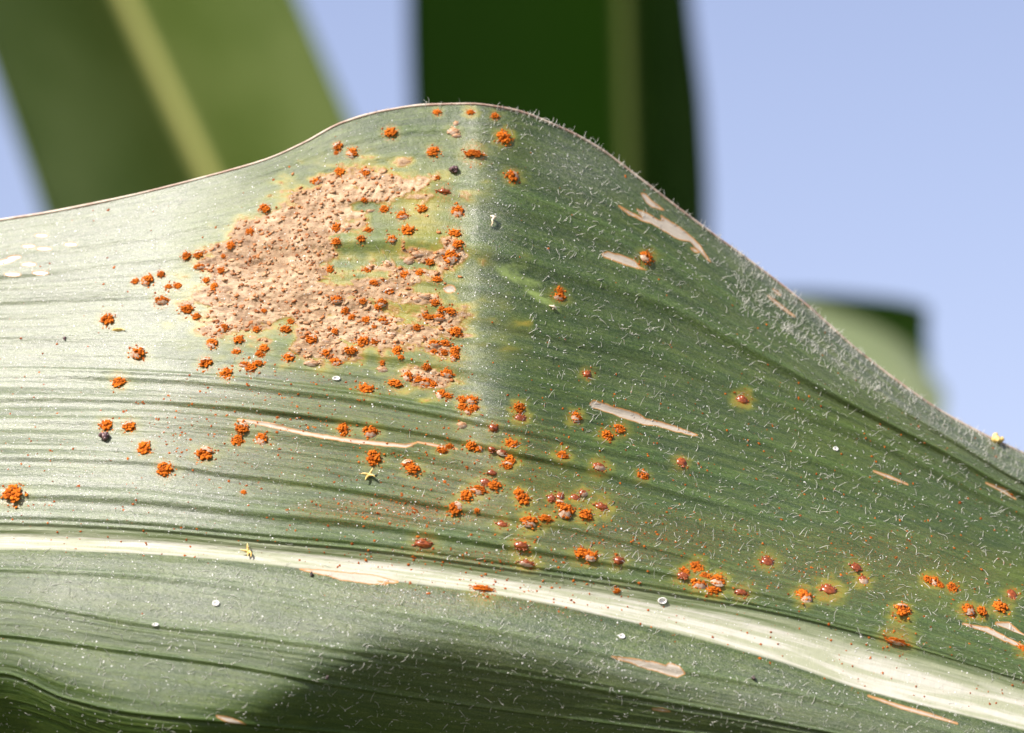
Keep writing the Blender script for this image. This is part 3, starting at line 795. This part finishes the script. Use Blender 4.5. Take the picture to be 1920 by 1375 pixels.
def lump(name, seed, mat, n=5, flat=.6, el=1.2):
    g = np.random.default_rng(seed)
    bl = [((0, 0, .18), (.36*el, .34, .36*flat))]
    for k in range(n):
        a = g.random()*6.28; q = .22+.2*g.random(); s_ = .12+.12*g.random()
        bl.append(((q*math.cos(a)*el, q*math.sin(a), .12+.3*g.random()), (s_, s_, s_)))
    return blobmesh(name, bl, mat, .25, ICO2)
M_PURPLE = simple('purple_grit', (.05, .025, .035), (.22, .13, .12), 4.0, .4, .5, 0)
thing_on_leaf('insect_dropping', 'dark purple oval dropping below two pustules at the pale end of the leaf', 'dropping', 197, 823, lump('insect_dropping', 3, M_PURPLE, 6, .9, .8), 23, .5, 1.1)
thing_on_leaf('insect_dropping', 'dark purple-brown crumb beside the ridge near the crest of the leaf', 'dropping', 851, 319, lump('insect_dropping', 4, M_PURPLE, 7, 1.0, .8), 18, .9, 1.2)
thing_on_leaf('insect_dropping', 'tiny dark speck alone on the pale silvery part of the leaf', 'speck', 121, 635, lump('insect_dropping', 5, M_PURPLE, 3, .8, .8), 9, .3)
for (x, y, s_, lab) in ((585, 1079, 9, 'round black speck at the tip of the double streak under the midrib'), (613, 1269, 8, 'round black speck in the shaded lower fold of the leaf'), (1412, 1273, 11, 'black speck on the lower blade right of the pink-grey scar')):
    thing_on_leaf('grit_speck', lab, 'speck', x, y, lump('grit_speck', int(x), M_DARK, 4, .9, 1.0), s_, .2, 1.2)
def shell(name, mat, ring=.13, hole=True):
    nu, nr = 16, 6; co, fa = [], []
    prof = [(.0, .03 if hole else .30), (.28, .05 if hole else .28), (.36, .24), (.46, .24), (.50, .10), (.50, -.05)]
    for r_, z in prof:
        for k in range(nu): a = k*2*math.pi/nu; co.append((r_*math.cos(a), r_*math.sin(a)*.9, z))
    for i in range(nr-1):
        for k in range(nu): k2 = (k+1) % nu; fa.append((i*nu+k, (i+1)*nu+k, (i+1)*nu+k2, i*nu+k2))
    return mesh_np(name, co, fa, mat)
for (x, y, s_, el, lab) in ((631, 711, 16, .65, 'white oval egg shell lying below the tan dead patch'), (405, 1132, 14, 1, 'white ring-shaped egg shell on the lower blade below the midrib'),
        (1242, 1127, 18, .8, 'white cup-shaped egg shell on the grey upper side of the midrib'), (292, 1173, 13, .6, 'small white flattened egg shell on the lower blade'),
        (1166, 1194, 12, 1, 'white crescent egg shell just under the midrib'), (1567, 842, 11, 1, 'bright white egg shell alone on the green right part of the leaf')):
    o = thing_on_leaf('egg_shell', lab, 'egg shell', x, y, shell('egg_shell', M_WHITE), s_, .15, 1.0)
    o.scale.y *= el
M_CREAM = simple('cream_fibre', (.62, .50, .34), (.82, .74, .58), 3.0, .5, .4)
thing_on_leaf('fibre_curl', 'cream curled fibre standing beside the silvery ridge', 'fibre', 923, 415,
    tubemesh('fibre_curl', [np.array([(-.1, -.6, .1), (.0, -.35, .3), (-.1, -.05, .42), (.05, .2, .4), (.0, .42, .3), (-.3, .45, .2)]), np.array([(.0, .35, .3), (.2, .4, .35), (.3, .25, .25)])],
             [np.array([.05, .10, .12, .13, .14, .06]), np.array([.1, .1, .04])], M_CREAM, 6), 20)
thing_on_leaf('fibre_curl', 'short white fibre tuft at the foot of the yellow-green scratch', 'fibre', 1036, 577,
    tubemesh('fibre_curl', [np.array([(-.5, .1, .1), (-.1, 0, .25), (.2, -.05, .2), (.5, -.2, .1)]), np.array([(0, -.3, .1), (.05, 0, .25), (.1, .3, .1)])], [np.array([.05, .16, .15, .05]), np.array([.06, .15, .05])], M_CREAM, 6), 17)
thing_on_leaf('pollen_scrap', 'yellow crumb perched on the hairy right margin of the leaf', 'crumb', 1866, 829, lump('pollen_scrap', 9, M_STRAW, 6, 1.0, 1.3), 22, .4, 1.1)

# ------------------------------------------------------------------ maize leaves behind, out of focus
def bgmat(name, c1, c2, crib, t1, trib, mixf):
    m, t, out = newmat(name); b = NB(t)
    rib = b.attr('rib').outputs['Fac']; lc = b.attr('lc').outputs['Vector']
    st = b.noise(b.scale(lc, (.06, 1, 1)), .9, 4, .65); bl = b.noise(lc, .03, 2, .5)
    c = b.mix(b.math('ADD', b.math('MULTIPLY', b.ramp(st, .35, .65), .5), b.math('MULTIPLY', b.ramp(bl, .4, .65), .5)), c1, c2)
    c = b.mix(rib, c, crib)
    bp = b.n('ShaderNodeBump', i_Strength=.6, i_Distance=.0006, i_Height=st)
    pr = b.n('ShaderNodeBsdfPrincipled', i_Base_Color=c, i_Roughness=.42, i_Normal=bp.outputs[0])
    tr = b.n('ShaderNodeBsdfTranslucent', i_Color=b.mix(rib, t1, trib))
    mx = b.n('ShaderNodeMixShader', i_0=mixf); b.set(mx.inputs[1], pr); b.set(mx.inputs[2], tr)
    t.links.new(mx.outputs[0], out.inputs[0])
    return m
M_BGD = bgmat('shaded_green_leaf', (.014, .046, .006), (.030, .075, .012), (.34, .40, .15), (.016, .050, .003), (.34, .42, .09), .4)  # shade on the overhanging leaves is put into this darker green
M_BGM = bgmat('mid_green_leaf', (.085, .135, .022), (.150, .205, .055), (.62, .60, .20), (.040, .075, .006), (.5, .5, .12), .3)
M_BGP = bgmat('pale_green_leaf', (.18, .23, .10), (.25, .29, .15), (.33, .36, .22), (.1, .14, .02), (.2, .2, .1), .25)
def bg_leaf(label, rows, ribw, nu=160, nt=80, wave=.0, mat=None, group='maize leaves out of focus behind'):
    """rows: (L, M, R) each (px, py, D) down the leaf"""
    A = np.array(rows, float); n = len(A); s_ = np.arange(n)
    f = [[pchip(s_, A[:, k, c]) for c in range(3)] for k in range(3)]
    uu = np.linspace(0, n-1, nu); tt = np.linspace(-1, 1, nt)
    E = np.stack([np.stack([f[k][c](uu) for c in range(3)], 1) for k in range(3)], 1)   # nu,3,3
    P3 = pt(E[..., 0], E[..., 1], E[..., 2])
    Lp, Mp, Rp = P3[:, 0], P3[:, 1], P3[:, 2]
    a = np.abs(tt)[None, :, None]
    side = np.where(tt[None, :, None] < 0, Lp[:, None], Rp[:, None])
    G = Mp[:, None]*(1-a)+side*a
    # arch of each half and waviness of the margin
    nrm = np.cross(np.gradient(G, axis=0), np.gradient(G, axis=1)); nrm /= np.linalg.norm(nrm, axis=2, keepdims=True)+1e-12
    wd = np.linalg.norm(Lp-Rp, axis=1).mean()
    G = G+nrm*(wd*.05*np.sin(np.pi*a)+wave*wd*a**2*np.sin(uu*2.6+tt[None, :].T*0)[:, None] [..., None] if False else wd*.05*np.sin(np.pi*a))
    G = G+nrm*(wave*wd*a**2*np.sin(uu*2.2)[:, None, None])
    wl = np.linalg.norm(Mp-Lp, axis=1)[:, None]; wr = np.linalg.norm(Mp-Rp, axis=1)[:, None]
    dist = np.where(tt[None] < 0, wl, wr)*np.abs(tt)[None]
    rb = smooth(ribw*1.25, ribw*.75, dist)
    sg = np.sign(np.sum(nrm*(CAM-G), axis=2).mean()); G = G+nrm*(sg*rb*ribw*.5)[..., None]
    org = Mp[n*nu//(2*n)]
    root = empty('maize_leaf', org, label, 'leaf', group)
    L = np.cumsum(np.r_[0, np.linalg.norm(np.diff(Mp, axis=0), axis=1)])*1000
    LCb = np.stack(np.broadcast_arrays(L[:, None], np.sign(tt)[None]*dist*1000, 0*dist), 2)
    ix = np.arange(nu*nt).reshape(nu, nt); q = np.stack([ix[:-1, :-1], ix[1:, :-1], ix[1:, 1:], ix[:-1, 1:]], 2)
    c = .25*(rb[:-1, :-1]+rb[1:, :-1]+rb[:-1, 1:]+rb[1:, 1:]) > .5
    nn = np.cross(np.gradient(G, axis=0), np.gradient(G, axis=1)).reshape(-1, 3); nn /= np.linalg.norm(nn, axis=1, keepdims=True)+1e-12
    for nm, sel in (('blade', ~c), ('midrib', c)):
        fq = q[sel]; used, inv = np.unique(fq.ravel(), return_inverse=True)
        me = mesh_np(nm, G.reshape(-1, 3)[used]-org, inv.reshape(-1, 4), mat)
        at = me.attributes.new('rib', 'FLOAT', 'POINT'); at.data.foreach_set('value', rb.ravel()[used].astype(np.float32))
        at = me.attributes.new('lc', 'FLOAT_VECTOR', 'POINT'); at.data.foreach_set('vector', LCb.reshape(-1, 3)[used].astype(np.float32).ravel())
        me.normals_split_custom_set_from_vertices(nn[used].astype(np.float32))
        link(bpy.data.objects.new(nm, me), root)
    for col in (0, -1):
        co, fa = tubes([G[::2, col]-org], [np.full(len(G[::2]), .0006)], 5)
        link(bpy.data.objects.new('leaf_margin', mesh_np('leaf_margin', co, fa, mat)), root)
    return root
Dm = 1.30
def mid(y, l, m_, r, lean=.10): 
    d = Dm+(y-200)*lean*1e-3
    return ((l, y, d-.004), (m_, y, d+.012), (r, y, d-.034))
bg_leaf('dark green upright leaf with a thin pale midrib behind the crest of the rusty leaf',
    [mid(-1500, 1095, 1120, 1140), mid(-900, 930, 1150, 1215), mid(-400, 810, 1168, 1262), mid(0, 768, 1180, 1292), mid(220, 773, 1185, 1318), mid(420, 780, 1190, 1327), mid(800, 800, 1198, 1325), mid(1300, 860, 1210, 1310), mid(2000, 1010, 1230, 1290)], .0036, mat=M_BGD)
Dl = 1.25
def lef(y, l, m_, r):
    d = Dl-(y-200)*.020*1e-3
    return ((l, y+10, d-.055), (m_, y, d+.0), (r, y, d-.036))
bg_leaf('slanting leaf with a dark half, a lighter half and a broad yellow-green midrib',
    [lef(-1500, -600, -480, -330), lef(-900, -330, -190, 40), lef(-300, -140, 95, 425), lef(0, -52, 232, 556), lef(330, 62, 388, 702), lef(660, 172, 545, 848), lef(1000, 290, 700, 960), lef(1700, 640, 980, 1130)], .0046, mat=M_BGM)
Dr = 1.20
def rg(x, yt, yb):
    return ((x+8, yb, Dr-.10), (x+3, yt*.45+yb*.55, Dr-.052), (x, yt, Dr))
bg_leaf('pale green leaf end in full sun beyond the hairy right margin',
    [rg(900, 620, 1500), rg(1200, 585, 1400), rg(1400, 566, 1250), rg(1500, 572, 1200), rg(1600, 600, 1150), rg(1690, 645, 1110), rg(1748, 705, 1060)], .0030, mat=M_BGP)
def rk(x, yt, yb):
    return ((x, yb, Dr+.085), (x, yt*.5+yb*.5, Dr+.050), (x, yt, Dr+.012))
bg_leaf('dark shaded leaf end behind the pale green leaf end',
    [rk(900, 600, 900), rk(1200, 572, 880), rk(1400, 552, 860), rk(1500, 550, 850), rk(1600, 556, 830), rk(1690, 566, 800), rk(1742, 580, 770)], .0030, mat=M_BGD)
